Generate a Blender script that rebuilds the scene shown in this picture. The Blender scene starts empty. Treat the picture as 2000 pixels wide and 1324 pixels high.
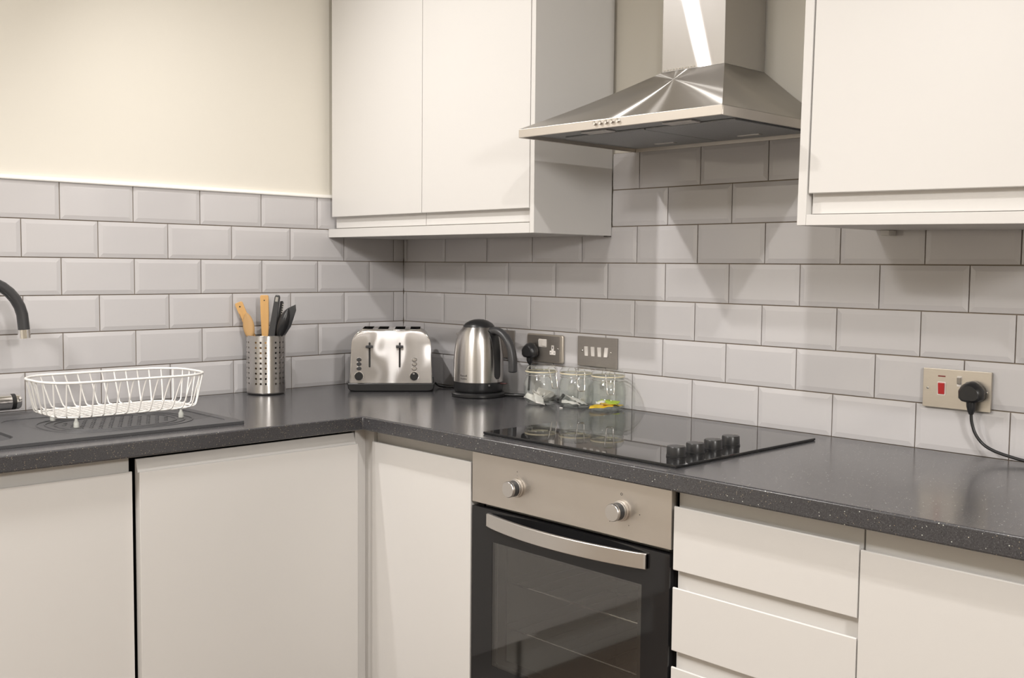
import bpy, bmesh, math, random
from mathutils import Vector, Matrix
from mathutils.geometry import tessellate_polygon
random.seed(7)
PI = math.pi
SC = bpy.context.scene
COL = SC.collection

# ------------------------------------------------------------------ camera, world, lamps, exposure
cam_d = bpy.data.cameras.new('camera'); cam = bpy.data.objects.new('camera', cam_d); COL.objects.link(cam)
cam_d.sensor_width = 36.0; cam_d.lens = 36.0 * 2075.846 / 2000.0; cam_d.clip_start = .02
cam.location = (2.88847, -2.24998, 1.28848)
cam.rotation_euler = (math.radians(86.1128), math.radians(-.55774), math.radians(46.2738))
SC.camera = cam

world = bpy.data.worlds.new('world'); SC.world = world; world.use_nodes = True
world.node_tree.nodes['Background'].inputs[0].default_value = (1, .95, .88, 1)
world.node_tree.nodes['Background'].inputs[1].default_value = .05

CEIL = 2.484
LAMPS = [(.415, -1.287, 32, (.34, .6)), (2.188, -1.228, 25, (-.4, .15)), (.61, -2.36, 24, (0, .25)), (2.29, -2.37, 7, (-.1, .2)), (.7, -3.5, 22, (0, 0)), (2.3, -3.5, 16, (0, 0)), (3.7, -3.5, 8, (0, 0)), (3.0, -2.6, 10, (-.65, .55))]   # x, y, power, aiming tilt; rear row added as fill, last for toaster streak
for lx, ly, pw, tilt in LAMPS:
    ld = bpy.data.lights.new('downlight_or_fill', 'SPOT'); lo = bpy.data.objects.new('downlight_or_fill', ld); COL.objects.link(lo)
    ld.energy = pw * 1.9; ld.color = (1.0, .965, .935); ld.shadow_soft_size = .022
    ld.spot_size = math.radians(122); ld.spot_blend = 1.0
    lo.location = (lx, ly, CEIL - .012); lo.rotation_euler = Vector((tilt[0], tilt[1], -1)).to_track_quat('-Z', 'Y').to_euler()
for lx, ly, pw in ((1.2, -2.7, 34),):          # unseen soft disk under the ceiling, added as fill
    ld = bpy.data.lights.new('ceiling_fill', 'AREA'); lo = bpy.data.objects.new('ceiling_fill', ld); COL.objects.link(lo)
    ld.shape = 'DISK'; ld.size = .34; ld.energy = pw; ld.color = (1.0, .965, .935); lo.location = (lx, ly, CEIL - .07)
ld = bpy.data.lights.new('side_fill', 'AREA'); lo = bpy.data.objects.new('side_fill', ld); COL.objects.link(lo)   # unseen disk by the far side wall, added to brighten cabinet sides
ld.shape = 'DISK'; ld.size = .30; ld.energy = 36; ld.color = (1.0, .965, .935); lo.location = (4.2, -1.75, 1.95); lo.rotation_euler = (0, math.radians(90), 0)
SC.view_settings.view_transform = 'Standard'; SC.view_settings.look = 'None'
SC.view_settings.gamma = 1; SC.view_settings.use_curve_mapping = False
SC.view_settings.exposure = .06
SC.cycles.max_bounces = 10; SC.cycles.diffuse_bounces = 5; SC.cycles.glossy_bounces = 6
SC.cycles.transmission_bounces = 10; SC.cycles.transparent_max_bounces = 12
SC.cycles.caustics_reflective = False; SC.cycles.caustics_refractive = False
SC.cycles.sample_clamp_indirect = 6.0

# ------------------------------------------------------------------ materials
def mat(name, col, rough=.5, metal=0, spec=.5, coat=0, trans=0, ior=1.5, aniso=0, tangent=None, rot=0, noise=None, alpha=None, bump=None, emit=None):
    m = bpy.data.materials.new(name); m.use_nodes = True
    nt = m.node_tree; b = nt.nodes['Principled BSDF']; I = b.inputs
    I['Base Color'].default_value = (*col, 1); I['Roughness'].default_value = rough; I['Metallic'].default_value = metal
    I['Specular IOR Level'].default_value = spec; I['Coat Weight'].default_value = coat; I['Coat Roughness'].default_value = .06
    I['Transmission Weight'].default_value = trans; I['IOR'].default_value = ior
    if emit: I['Emission Color'].default_value = (*emit[0], 1); I['Emission Strength'].default_value = emit[1]
    if aniso:
        I['Anisotropic'].default_value = aniso; I['Anisotropic Rotation'].default_value = rot
        t = nt.nodes.new('ShaderNodeTangent'); t.direction_type = 'RADIAL'; t.axis = tangent or 'Z'
        nt.links.new(t.outputs[0], I['Tangent'])
    tc = nt.nodes.new('ShaderNodeTexCoord')
    if noise:                                   # (scale vector, scale, amount, detail): small colour variation
        mp = nt.nodes.new('ShaderNodeMapping'); mp.inputs['Scale'].default_value = noise[0]
        nz = nt.nodes.new('ShaderNodeTexNoise'); nz.inputs['Scale'].default_value = noise[1]; nz.inputs['Detail'].default_value = noise[3]
        mr = nt.nodes.new('ShaderNodeMapRange'); mr.inputs[3].default_value = 1 - noise[2]; mr.inputs[4].default_value = 1 + noise[2]
        mx = nt.nodes.new('ShaderNodeVectorMath'); mx.operation = 'SCALE'; mx.inputs[0].default_value = col
        nt.links.new(tc.outputs['Object'], mp.inputs[0]); nt.links.new(mp.outputs[0], nz.inputs['Vector'])
        nt.links.new(nz.outputs[0], mr.inputs[0]); nt.links.new(mr.outputs[0], mx.inputs['Scale'])
        nt.links.new(mx.outputs[0], I['Base Color'])
    if bump:                                    # (scale vector, scale, strength, distance)
        mp = nt.nodes.new('ShaderNodeMapping'); mp.inputs['Scale'].default_value = bump[0]
        nz = nt.nodes.new('ShaderNodeTexNoise'); nz.inputs['Scale'].default_value = bump[1]; nz.inputs['Detail'].default_value = 2
        bp = nt.nodes.new('ShaderNodeBump'); bp.inputs['Strength'].default_value = bump[2]; bp.inputs['Distance'].default_value = bump[3]
        nt.links.new(tc.outputs['Object'], mp.inputs[0]); nt.links.new(mp.outputs[0], nz.inputs['Vector'])
        nt.links.new(nz.outputs[0], bp.inputs['Height']); nt.links.new(bp.outputs[0], I['Normal'])
    return m

M = {}
M['cream'] = mat('cream_paint', (.79, .755, .675), .75, bump=((1, 1, 1), 60, .12, .002))
M['ceiling'] = mat('ceiling_paint', (.86, .85, .82), .8)
M['white_gloss'] = mat('white_gloss_trim', (.88, .86, .82), .25, coat=.2)
M['tile'] = mat('glazed_tile', (.60, .585, .59), .09, spec=.5, noise=((1, 1, 1), 3, .03, 2), bump=((1, 1, 1), 9, .12, .002))
M['grout'] = mat('brown_grout', (.26, .215, .17), .9, noise=((1, 1, 1), 40, .25, 3))
M['door'] = mat('cabinet_lacquer', (.67, .655, .635), .34, spec=.45, bump=((1, 1, 1), 40, .03, .001))
M['carcass'] = mat('cabinet_board', (.66, .645, .62), .45)
M['floor'] = mat('floor_boards', (.17, .13, .10), .4, noise=((1, 12, 1), 3, .25, 5))
M['steel'] = mat('brushed_steel', (.62, .60, .58), .30, 1, aniso=.85, rot=.25, noise=((1, 1, 30), 40, .05, 3))
M['chimney_steel'] = mat('chimney_brushed_steel', (.56, .54, .525), .13, 1, aniso=1.0, rot=.25, noise=((.4, .4, 40), 20, .05, 3))
M['hood_steel'] = mat('brushed_hood_steel', (.58, .56, .54), .19, 1, aniso=.98, rot=.25, noise=((.4, .4, 40), 20, .05, 3))
M['fascia_steel'] = mat('satin_fascia_steel', (.64, .60, .555), .42, 1, noise=((1, 1, 1), 9, .05, 4))
M['toaster_steel'] = mat('polished_toaster_steel', (.70, .68, .67), .34, 1, aniso=1.0, rot=.25, bump=((1, .2, 1), 9, .30, .010))
M['chrome'] = mat('chrome', (.82, .81, .80), .06, 1)
M['satin'] = mat('satin_metal', (.66, .64, .62), .33, 1)
M['plate'] = mat('brushed_plate', (.46, .43, .40), .38, 1, noise=((1, 1, 30), 50, .08, 2))
M['plate_light'] = mat('satin_nickel_plate', (.66, .61, .54), .4, 1, noise=((1, 1, 30), 50, .05, 2))
M['black'] = mat('black_plastic', (.018, .018, .019), .32)
M['black_matt'] = mat('black_matt', (.012, .012, .012), .6)
M['grey_plastic'] = mat('dark_grey_plastic', (.045, .045, .047), .35)
M['hob'] = mat('black_ceramic_glass', (.012, .012, .013), .03, ior=1.55)
M['oven_black'] = mat('black_oven_glass', (.012, .012, .013), .05, ior=1.5)
M['white_wire'] = mat('white_coated_wire', (.83, .81, .78), .3, coat=.3)
M['rubber'] = mat('grey_rubber', (.52, .53, .50), .5)
M['wood'] = mat('beech_wood', (.60, .35, .13), .5, noise=((1, 1, .1), 60, .12, 4))
M['wood_pale'] = mat('pale_spoon_wood', (.52, .32, .14), .55, noise=((1, 1, .1), 60, .12, 4))
M['sink'] = mat('grey_composite', (.066, .066, .070), .45, noise=((1, 1, 1), 300, .25, 2))
M['filter'] = mat('mesh_filter', (.36, .37, .38), .5, .8, noise=((1, 1, 1), 400, .3, 1))
M['enamel'] = mat('grey_enamel', (.30, .30, .29), .35)
M['white_plastic'] = mat('white_switch_plastic', (.80, .76, .72), .35)
M['red'] = mat('red_rocker', (.50, .035, .035), .3)
M['lever'] = mat('dark_lever', (.06, .016, .014), .3)
M['red_dark'] = mat('dark_red_neon', (.22, .03, .03), .3)
M['dark_mark'] = mat('printed_mark', (.10, .09, .085), .5)
M['paper'] = mat('white_sachet_paper', (.80, .77, .74), .7)
M['yellow'] = mat('yellow_sachet', (.85, .56, .03), .4)
M['green'] = mat('green_sachet', (.46, .60, .06), .4)
M['seal'] = mat('rubber_seal', (.80, .72, .52), .5)
M['tooth'] = mat('blade_steel', (.55, .55, .55), .3, 1)

def glass(name, tint, r=.01, f0=.04):
    m = bpy.data.materials.new(name); m.use_nodes = True; nt = m.node_tree
    for n in list(nt.nodes):
        if n.type == 'BSDF_PRINCIPLED': nt.nodes.remove(n)
    out = [n for n in nt.nodes if n.type == 'OUTPUT_MATERIAL'][0]
    tr = nt.nodes.new('ShaderNodeBsdfTransparent'); tr.inputs[0].default_value = (*tint, 1)
    gl = nt.nodes.new('ShaderNodeBsdfGlossy'); gl.inputs['Roughness'].default_value = r
    lw = nt.nodes.new('ShaderNodeLayerWeight'); lw.inputs[0].default_value = .5
    pw = nt.nodes.new('ShaderNodeMath'); pw.operation = 'POWER'; pw.inputs[1].default_value = 4.0
    fr = nt.nodes.new('ShaderNodeMath'); fr.operation = 'MULTIPLY_ADD'; fr.inputs[1].default_value = .75; fr.inputs[2].default_value = f0
    nt.links.new(lw.outputs['Facing'], pw.inputs[0]); nt.links.new(pw.outputs[0], fr.inputs[0])
    mx = nt.nodes.new('ShaderNodeMixShader')
    nt.links.new(fr.outputs[0], mx.inputs[0]); nt.links.new(tr.outputs[0], mx.inputs[1]); nt.links.new(gl.outputs[0], mx.inputs[2])
    nt.links.new(mx.outputs[0], out.inputs[0])
    return m
def brushed(name, col, ax, ay, bump=None, dist='BECKMANN', wide=.45):
    """brushed sheet: highlights stretch by ax across the grain and stay ay wide along it"""
    m = bpy.data.materials.new(name); m.use_nodes = True; nt = m.node_tree
    for n in list(nt.nodes):
        if n.type == 'BSDF_PRINCIPLED': nt.nodes.remove(n)
    out = [n for n in nt.nodes if n.type == 'OUTPUT_MATERIAL'][0]
    g = nt.nodes.new('ShaderNodeBsdfAnisotropic'); g.distribution = dist
    al = math.sqrt(ax * ay); g.inputs['Roughness'].default_value = math.sqrt(al); g.inputs['Anisotropy'].default_value = 1 - math.sqrt(ay / ax)
    g.inputs['Rotation'].default_value = 0; g.inputs['Color'].default_value = (*col, 1)
    t = nt.nodes.new('ShaderNodeTangent'); t.direction_type = 'RADIAL'; t.axis = 'Z'; nt.links.new(t.outputs[0], g.inputs['Tangent'])
    w = nt.nodes.new('ShaderNodeBsdfAnisotropic'); w.distribution = 'GGX'; w.inputs['Roughness'].default_value = .42; w.inputs['Color'].default_value = (*col, 1)
    mx = nt.nodes.new('ShaderNodeMixShader'); mx.inputs[0].default_value = wide
    nt.links.new(g.outputs[0], mx.inputs[1]); nt.links.new(w.outputs[0], mx.inputs[2]); nt.links.new(mx.outputs[0], out.inputs[0])
    if bump:
        tc = nt.nodes.new('ShaderNodeTexCoord'); mp = nt.nodes.new('ShaderNodeMapping'); mp.inputs['Scale'].default_value = bump[0]
        nz = nt.nodes.new('ShaderNodeTexNoise'); nz.inputs['Scale'].default_value = bump[1]; nz.inputs['Detail'].default_value = 0
        bp = nt.nodes.new('ShaderNodeBump'); bp.inputs['Strength'].default_value = bump[2]; bp.inputs['Distance'].default_value = bump[3]
        nt.links.new(tc.outputs['Object'], mp.inputs[0]); nt.links.new(mp.outputs[0], nz.inputs['Vector']); nt.links.new(nz.outputs[0], bp.inputs['Height'])
        for q in (g, w): nt.links.new(bp.outputs[0], q.inputs['Normal'])
    return m
M['chimney_steel'] = brushed('chimney_brushed_steel', (.50, .485, .47), .11, .0022, wide=.35)
M['hood_steel'] = brushed('brushed_hood_steel', (.60, .58, .555), .50, .018, dist='GGX', wide=.4)
M['toaster_front'] = brushed('brushed_toaster_front', (.68, .66, .655), .30, .009, ((1, .2, 1), 11, .40, .010), wide=.35)
M['jar'] = glass('jar_glass', (.972, .984, .975), .01, .055)
M['pane'] = glass('oven_window_glass', (.70, .70, .69), .05, .15)

def worktop_mat():
    m = bpy.data.materials.new('speckled_laminate'); m.use_nodes = True; nt = m.node_tree; b = nt.nodes['Principled BSDF']
    b.inputs['Roughness'].default_value = .24; b.inputs['Specular IOR Level'].default_value = .5; b.inputs['Coat Weight'].default_value = .22; b.inputs['Coat Roughness'].default_value = .13; b.inputs['Coat IOR'].default_value = 1.5
    tc = nt.nodes.new('ShaderNodeTexCoord')
    nz = nt.nodes.new('ShaderNodeTexNoise'); nz.inputs['Scale'].default_value = 420; nz.inputs['Detail'].default_value = 3
    base = nt.nodes.new('ShaderNodeValToRGB'); e = base.color_ramp.elements
    e[0].position = .3; e[0].color = (.035, .035, .039, 1); e[1].position = .75; e[1].color = (.074, .072, .076, 1)
    nt.links.new(tc.outputs['Object'], nz.inputs['Vector']); nt.links.new(nz.outputs[0], base.inputs[0])
    last = base.outputs[0]
    for sc, lim, keep, col in ((150, .14, .82, (.58, .60, .55, 1)), (310, .20, .90, (.40, .33, .22, 1)), (520, .26, .80, (.16, .165, .17, 1)), (260, .2, .86, (.012, .012, .012, 1))):
        v = nt.nodes.new('ShaderNodeTexVoronoi'); v.inputs['Scale'].default_value = sc
        nt.links.new(tc.outputs['Object'], v.inputs['Vector'])
        lt = nt.nodes.new('ShaderNodeMath'); lt.operation = 'LESS_THAN'; lt.inputs[1].default_value = lim
        nt.links.new(v.outputs['Distance'], lt.inputs[0])
        sp = nt.nodes.new('ShaderNodeSeparateColor'); nt.links.new(v.outputs['Color'], sp.inputs[0])
        gt = nt.nodes.new('ShaderNodeMath'); gt.operation = 'GREATER_THAN'; gt.inputs[1].default_value = keep
        nt.links.new(sp.outputs[0], gt.inputs[0])
        mu = nt.nodes.new('ShaderNodeMath'); mu.operation = 'MULTIPLY'
        nt.links.new(lt.outputs[0], mu.inputs[0]); nt.links.new(gt.outputs[0], mu.inputs[1])
        mx = nt.nodes.new('ShaderNodeMix'); mx.data_type = 'RGBA'
        nt.links.new(mu.outputs[0], mx.inputs[0]); nt.links.new(last, mx.inputs[6]); mx.inputs[7].default_value = col
        last = mx.outputs[2]
    nt.links.new(last, b.inputs['Base Color'])
    return m
M['worktop'] = worktop_mat()

# ------------------------------------------------------------------ helpers
class B:
    def __init__(s): s.b = bmesh.new()
    def face(s, pts):
        vs = [s.b.verts.new(p) for p in pts]; s.b.faces.new(vs); return s
    def box(s, x0, x1, y0, y1, z0, z1, m=None):
        P = [Vector((x, y, z)) for z in (z0, z1) for y in (y0, y1) for x in (x0, x1)]
        if m: P = [m @ p for p in P]
        v = [s.b.verts.new(p) for p in P]
        for f in ((0, 2, 3, 1), (4, 5, 7, 6), (0, 1, 5, 4), (2, 6, 7, 3), (0, 4, 6, 2), (1, 3, 7, 5)): s.b.faces.new([v[i] for i in f])
        return s
    def prism(s, poly, fn, a, b):
        """poly: 2D points; fn(u, v, w) -> xyz; extruded along w from a to b"""
        A = [s.b.verts.new(fn(u, v, a)) for u, v in poly]; Q = [s.b.verts.new(fn(u, v, b)) for u, v in poly]
        n = len(poly)
        for i in range(n): s.b.faces.new((A[i], A[(i + 1) % n], Q[(i + 1) % n], Q[i]))
        s.b.faces.new(A[::-1]); s.b.faces.new(Q)
        return s
    def lathe(s, prof, n=32, m=None, cap=True):
        m = m or Matrix(); rings = []
        for r, z in prof:
            if r < 1e-6: rings.append([s.b.verts.new(m @ Vector((0, 0, z)))])
            else: rings.append([s.b.verts.new(m @ Vector((r * math.cos(2 * PI * k / n), r * math.sin(2 * PI * k / n), z))) for k in range(n)])
        for p, q in zip(rings, rings[1:]):
            for k in range(n):
                k2 = (k + 1) % n
                if len(p) == 1 and len(q) == 1: continue
                if len(p) == 1: s.b.faces.new((p[0], q[k], q[k2]))
                elif len(q) == 1: s.b.faces.new((p[k], p[k2], q[0]))
                else: s.b.faces.new((p[k], p[k2], q[k2], q[k]))
        if cap:
            for R in (rings[0], rings[-1]):
                if len(R) > 2: s.b.faces.new(R)
        return s
    def tube(s, pts, r, n=8, closed=False, flat=1.0, up=None):
        P = [Vector(p) for p in pts]; N = len(P); R = r if isinstance(r, (list, tuple)) else [r] * N
        rings = []; prev = None
        for i in range(N):
            if closed: t = P[(i + 1) % N] - P[i - 1]
            else: t = P[min(i + 1, N - 1)] - P[max(i - 1, 0)]
            t.normalize()
            if up is not None: u = Vector(up) - t * Vector(up).dot(t)
            elif prev is None: u = t.orthogonal()
            else: u = prev - t * prev.dot(t)
            u.normalize(); prev = u; w = t.cross(u)
            rings.append([s.b.verts.new(P[i] + R[i] * (math.cos(2 * PI * k / n) * u + flat * math.sin(2 * PI * k / n) * w)) for k in range(n)])
        L = N if closed else N - 1
        for i in range(L):
            p, q = rings[i], rings[(i + 1) % N]
            for k in range(n): s.b.faces.new((p[k], p[(k + 1) % n], q[(k + 1) % n], q[k]))
        if not closed: s.b.faces.new(rings[0][::-1]); s.b.faces.new(rings[-1])
        return s
    def mesh(s, name, m, smooth=None):
        bmesh.ops.remove_doubles(s.b, verts=s.b.verts, dist=1e-6)
        bmesh.ops.recalc_face_normals(s.b, faces=s.b.faces)
        me = bpy.data.meshes.new(name); s.b.to_mesh(me); s.b.free()
        if m: me.materials.append(M[m] if isinstance(m, str) else m)
        if smooth:
            for p in me.polygons: p.use_smooth = True
            me.set_sharp_from_angle(angle=math.radians(smooth))
        return me
    def obj(s, name, m, parent=None, smooth=None, bevel=None, seg=2, **kw):
        o = bpy.data.objects.new(name, s.mesh(name, m, smooth)); COL.objects.link(o)
        if parent: o.parent = parent
        if bevel:
            md = o.modifiers.new('bevel', 'BEVEL'); md.width = bevel; md.segments = seg; md.limit_method = 'ANGLE'; md.angle_limit = math.radians(40)
            md.harden_normals = False
        for k, v in kw.items(): o[k] = v
        return o

def tag(o, label, cat, group=None):
    o['label'] = label; o['category'] = cat
    if group: o['group'] = group
    return o
def thing(name, label, cat, loc=(0, 0, 0), rz=0, group=None):
    o = bpy.data.objects.new(name, None); COL.objects.link(o); o.empty_display_size = .05
    o.location = loc; o.rotation_euler = (0, 0, rz); return tag(o, label, cat, group)
def arc(cx, cy, r, a0, a1, n): return [(cx + r * math.cos(math.radians(a0 + (a1 - a0) * i / n)), cy + r * math.sin(math.radians(a0 + (a1 - a0) * i / n))) for i in range(n + 1)]
def smooth_path(pts, n=6):
    P = [Vector(p) for p in pts]; P = [2 * P[0] - P[1]] + P + [2 * P[-1] - P[-2]]; out = []
    for i in range(1, len(P) - 2):
        a, b, c, d = P[i - 1:i + 3]
        for k in range(n):
            t = k / n
            out.append(.5 * ((2 * b) + (c - a) * t + (2 * a - 5 * b + 4 * c - d) * t * t + (3 * b - a - 3 * c + d) * t ** 3))
    out.append(P[-2]); return out
def text_mesh(body, size, m, name, parent, mtx, extrude=.0003, bend=None):
    cu = bpy.data.curves.new(name, 'FONT'); cu.body = body; cu.size = size; cu.extrude = extrude; cu.align_x = 'CENTER'; cu.align_y = 'CENTER'
    t = bpy.data.objects.new(name, cu); COL.objects.link(t); bpy.context.view_layer.update()
    me = bpy.data.meshes.new_from_object(t.evaluated_get(bpy.context.evaluated_depsgraph_get()))
    bpy.data.objects.remove(t); bpy.data.curves.remove(cu)
    for v in me.vertices:
        v.co = bend(v.co) if bend else mtx @ v.co
    me.materials.clear(); me.materials.append(M[m]); me.name = name
    o = bpy.data.objects.new(name, me); COL.objects.link(o); o.parent = parent; return o
def cut(o, cb):
    """subtract the shape held by builder cb from object o (applied at once)"""
    c = bpy.data.objects.new('cutter', cb.mesh('cutter', None)); COL.objects.link(c)
    par = o.parent; o.parent = None
    md = o.modifiers.new('cut', 'BOOLEAN'); md.operation = 'DIFFERENCE'; md.solver = 'EXACT'; md.object = c
    bpy.context.view_layer.update()
    me = bpy.data.meshes.new_from_object(o.evaluated_get(bpy.context.evaluated_depsgraph_get()))
    o.modifiers.clear(); old = o.data; me.name = old.name; o.data = me; bpy.data.meshes.remove(old)
    cm = c.data; bpy.data.objects.remove(c); bpy.data.meshes.remove(cm); o.parent = par
    return o
def structure(o): o['kind'] = 'structure'; return o

# ------------------------------------------------------------------ room shell
X1, Y1 = 4.3, -4.2
structure(B().box(-.15, X1, Y1, .15, -.05, 0).obj('floor', 'floor'))
ceiling = structure(B().box(-.15, X1, Y1, .15, CEIL, CEIL + .05).obj('ceiling', 'ceiling'))
wall_left = structure(B().box(-.15, -.010, Y1, .15, 0, CEIL).obj('wall_left', 'cream'))
wall_right = structure(B().box(-.010, X1, .010, .15, 0, CEIL).obj('wall_right', 'cream'))
structure(B().box(X1, X1 + .1, Y1, .15, 0, CEIL).obj('wall_far_side', 'cream'))
structure(B().box(-.15, X1 + .1, Y1 - .1, Y1, 0, CEIL).obj('wall_behind_camera', 'cream'))
for lx, ly, _, _ in LAMPS:  # the added fill spots get a rim too
    B().lathe([(.030, CEIL), (.045, CEIL), (.045, CEIL - .004), (.038, CEIL - .006), (.030, CEIL - .004)], 24, Matrix.Translation((lx, ly, 0)), cap=False).obj('spot_rim', 'satin', ceiling, 30)

# tiles ------------------------------------------------------------
PZ, PX, Z0 = .1007, .202, .900
XO, YO, GW = .0146, .0419, .0028
BV, BD = .0115, .0017            # bevel width and depth of the metro tiles
def tile_mesh(w, h, left=True, right=True, top=True, bot=True):
    """local: u right 0..w, v up 0..h, face towards -y at y=0; edges without a bevel are cut edges"""
    b = B(); d = .0075
    l = BV if left else 0; r = BV if right else 0; t = BV if top else 0; q = BV if bot else 0
    l = min(l, w * .45); r = min(r, w * .45)
    F = [(l, 0, q), (w - r, 0, q), (w - r, 0, h - t), (l, 0, h - t)]
    O = [(0, BD if (left or bot) else 0, 0), (w, BD if (right or bot) else 0, 0), (w, BD if (right or top) else 0, h), (0, BD if (left or top) else 0, h)]
    E = [(0, d, 0), (w, d, 0), (w, d, h), (0, d, h)]
    vs = [[b.b.verts.new(p) for p in L] for L in (F, O, E)]
    b.b.faces.new(vs[0])
    for A, C in ((vs[0], vs[1]), (vs[1], vs[2])):
        for i in range(4):
            try: b.b.faces.new((A[i], A[(i + 1) % 4], C[(i + 1) % 4], C[i]))
            except ValueError: pass
    b.b.faces.new(vs[2][::-1])
    return b.mesh('tile', 'tile')
cache = {}
def put_tile(parent, wall, u0, u1, z0, z1, left, right, top=True):
    """wall R: u = x, plane y=0;  wall L: u = distance from the corner along -y, plane x=0"""
    w, h = round(u1 - u0, 4), round(z1 - z0, 4); key = (w, h, left, right, top)
    if key not in cache: cache[key] = tile_mesh(w, h, left, right, top)
    o = bpy.data.objects.new('tile', cache[key]); COL.objects.link(o); o.parent = parent
    jx, jz = random.gauss(0, .0011), random.gauss(0, .0011)
    if wall == 'R': o.location = (u0, random.uniform(-.0002, .0002), z0); o.rotation_euler = (jx, 0, jz)
    else: o.location = (random.uniform(-.0002, .0002), -u1, z0); o.rotation_euler = (jx, 0, PI / 2 + jz)
def lay(parent, wall, row, a, b, zt=None):
    """one course of tiles between a and b (distance from the corner)"""
    z0 = Z0 + row * PZ; z1 = z0 + PZ - GW
    g = XO if wall == 'R' else YO; drift = (.0021 if wall == 'R' else .0007) * (row - 3.5)
    j = [g + drift + k * PX / 2 for k in range(-2, 60) if k % 2 == (row % 2)]
    edges = [a] + [e for e in j if a + .008 < e < b - .008] + [b]
    for e0, e1 in zip(edges, edges[1:]):
        u0 = e0 + (GW / 2 if e0 != a else 0); u1 = e1 - (GW / 2 if e1 != b else 0)
        lo, hi = e0 != a, e1 != b
        if wall == 'R': put_tile(parent, wall, u0, u1, z0, z1, lo, hi)
        else: put_tile(parent, wall, u0, u1, z0, z1, hi, lo)
RIGHT_END, LEFT_END = 2.6, 1.95
for row in range(0, 5): lay(wall_right, 'R', row, .001, RIGHT_END)
lay(wall_right, 'R', 5, .9375, RIGHT_END - .3); lay(wall_right, 'R', 6, .9375, 1.80)
for row in range(0, 6): lay(wall_left, 'L', row, .001, LEFT_END)
B().box(0, RIGHT_END, .0047, .0099, .895, Z0 + 5 * PZ).box(.9375, RIGHT_END - .3, .0047, .0099, Z0 + 5 * PZ, Z0 + 6 * PZ)\
    .box(.9375, 1.80, .0047, .0099, Z0 + 6 * PZ, Z0 + 7 * PZ - .0015).obj('grout', 'grout', wall_right)
B().box(-.0099, -.0047, -LEFT_END, .0047, .895, Z0 + 6 * PZ - .002).obj('grout', 'grout', wall_left)
tz = Z0 + 6 * PZ - .0025
structure(B().prism([(-.0095, tz), (.004, tz), (.0045, tz + .003), (.001, tz + .009), (-.004, tz + .0115), (-.0095, tz + .0115)],
    lambda u, v, w: (u, w, v), -LEFT_END, -.001).obj('trim_1', 'white_gloss', None, 35))

# ------------------------------------------------------------------ worktop
ZT, ZB = .8993, .8635
WX, WY = .655, -.641
SX0, SX1, SY0, SY1 = .075, .5765, -1.95, -.9365       # sink outline
wt = B()
xs = [.002, SX0 + .02, SX1 - .02, WX, 2.75]; ys = [-2.2, SY0 + .02, SY1 - .02, WY, -.002]
keep = lambda i, j: (j == 3) or (i < 3 and not (i == 1 and j == 1))
xs2 = xs
def cell(i, j): return 0 <= i < 4 and 0 <= j < 4 and (j == 3 or (i < 3 and not (i == 1 and j == 1)))
for i in range(4):
    for j in range(4):
        if not cell(i, j): continue
        x0, x1, y0, y1 = xs[i], xs[i + 1], ys[j], ys[j + 1]
        wt.face([(x0, y0, ZT), (x1, y0, ZT), (x1, y1, ZT), (x0, y1, ZT)]); wt.face([(x0, y0, ZB), (x0, y1, ZB), (x1, y1, ZB), (x1, y0, ZB)])
        for (di, dj, a, b) in ((-1, 0, (x0, y1), (x0, y0)), (1, 0, (x1, y0), (x1, y1)), (0, -1, (x0, y0), (x1, y0)), (0, 1, (x1, y1), (x0, y1))):
            if not cell(i + di, j + dj): wt.face([(*a, ZT), (*a, ZB), (*b, ZB), (*b, ZT)])
worktop = wt.obj('worktop', 'worktop', None, 30, bevel=.0035, seg=3)
tag(worktop, 'dark grey speckled L-shaped worktop running along both tiled walls', 'worktop')

# ------------------------------------------------------------------ base cabinets
def jprof(zb, zl, zt, t=.022, g=.017):
    return [(0, zb + .001), (0, zl - .0015), (.0015, zl), (.004, zl), (.0075, zl - .007), (.0115, zl - .0105), (.0150, zl - .0095), (g, zl - .005), (g, zt), (t, zt), (t, zb), (.001, zb)]
DY, DX = -.605, .612
def frontR(name, parent, x0, x1, zb, zl, zt, **k):
    return B().prism(jprof(zb, zl, zt), lambda d, z, w: (w, DY + d, z), x0, x1).obj(name, 'door', parent, 25, bevel=.0006, **k)
def frontL(name, parent, y0, y1, zb, zl, zt, dx=0, prof=None, **k):
    return B().prism(prof or jprof(zb, zl, zt), lambda d, z, w: (DX + dx - d, w, z), y0, y1).obj(name, 'door', parent, 25, bevel=.0006, **k)
def carcassR(parent, x0, x1, y0=DY + .0225, y1=-.03, z0=.15, z1=ZB - .001):
    t = .016; b = B()
    b.box(x0, x0 + t, y0, y1, z0, z1).box(x1 - t, x1, y0, y1, z0, z1).box(x0 + t, x1 - t, y0, y1, z0, z0 + t)
    b.box(x0 + t, x1 - t, y1 - .006, y1, z0 + t, z1).box(x0 + t, x1 - t, y0, y0 + .08, z1 - t, z1)
    return b.obj('carcass', 'carcass', parent)
def carcassL(parent, y0, y1, x0=.03, x1=DX - .0225, z0=.15, z1=ZB - .001):
    t = .016; b = B()
    b.box(x0, x1, y0, y0 + t, z0, z1).box(x0, x1, y1 - t, y1, z0, z1).box(x0, x1, y0 + t, y1 - t, z0, z0 + t)
    b.box(x0, x0 + .006, y0 + t, y1 - t, z0 + t, z1).box(x1 - .08, x1, y0 + t, y1 - t, z1 - t, z1)
    return b.obj('carcass', 'carcass', parent)
def plinthR(p, x0, x1): B().box(x0, x1, -.555, -.540, 0, .149).obj('plinth', 'carcass', p)
def plinthL(p, y0, y1): B().box(.545, .560, y0, y1, 0, .149).obj('plinth', 'carcass', p)

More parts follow.
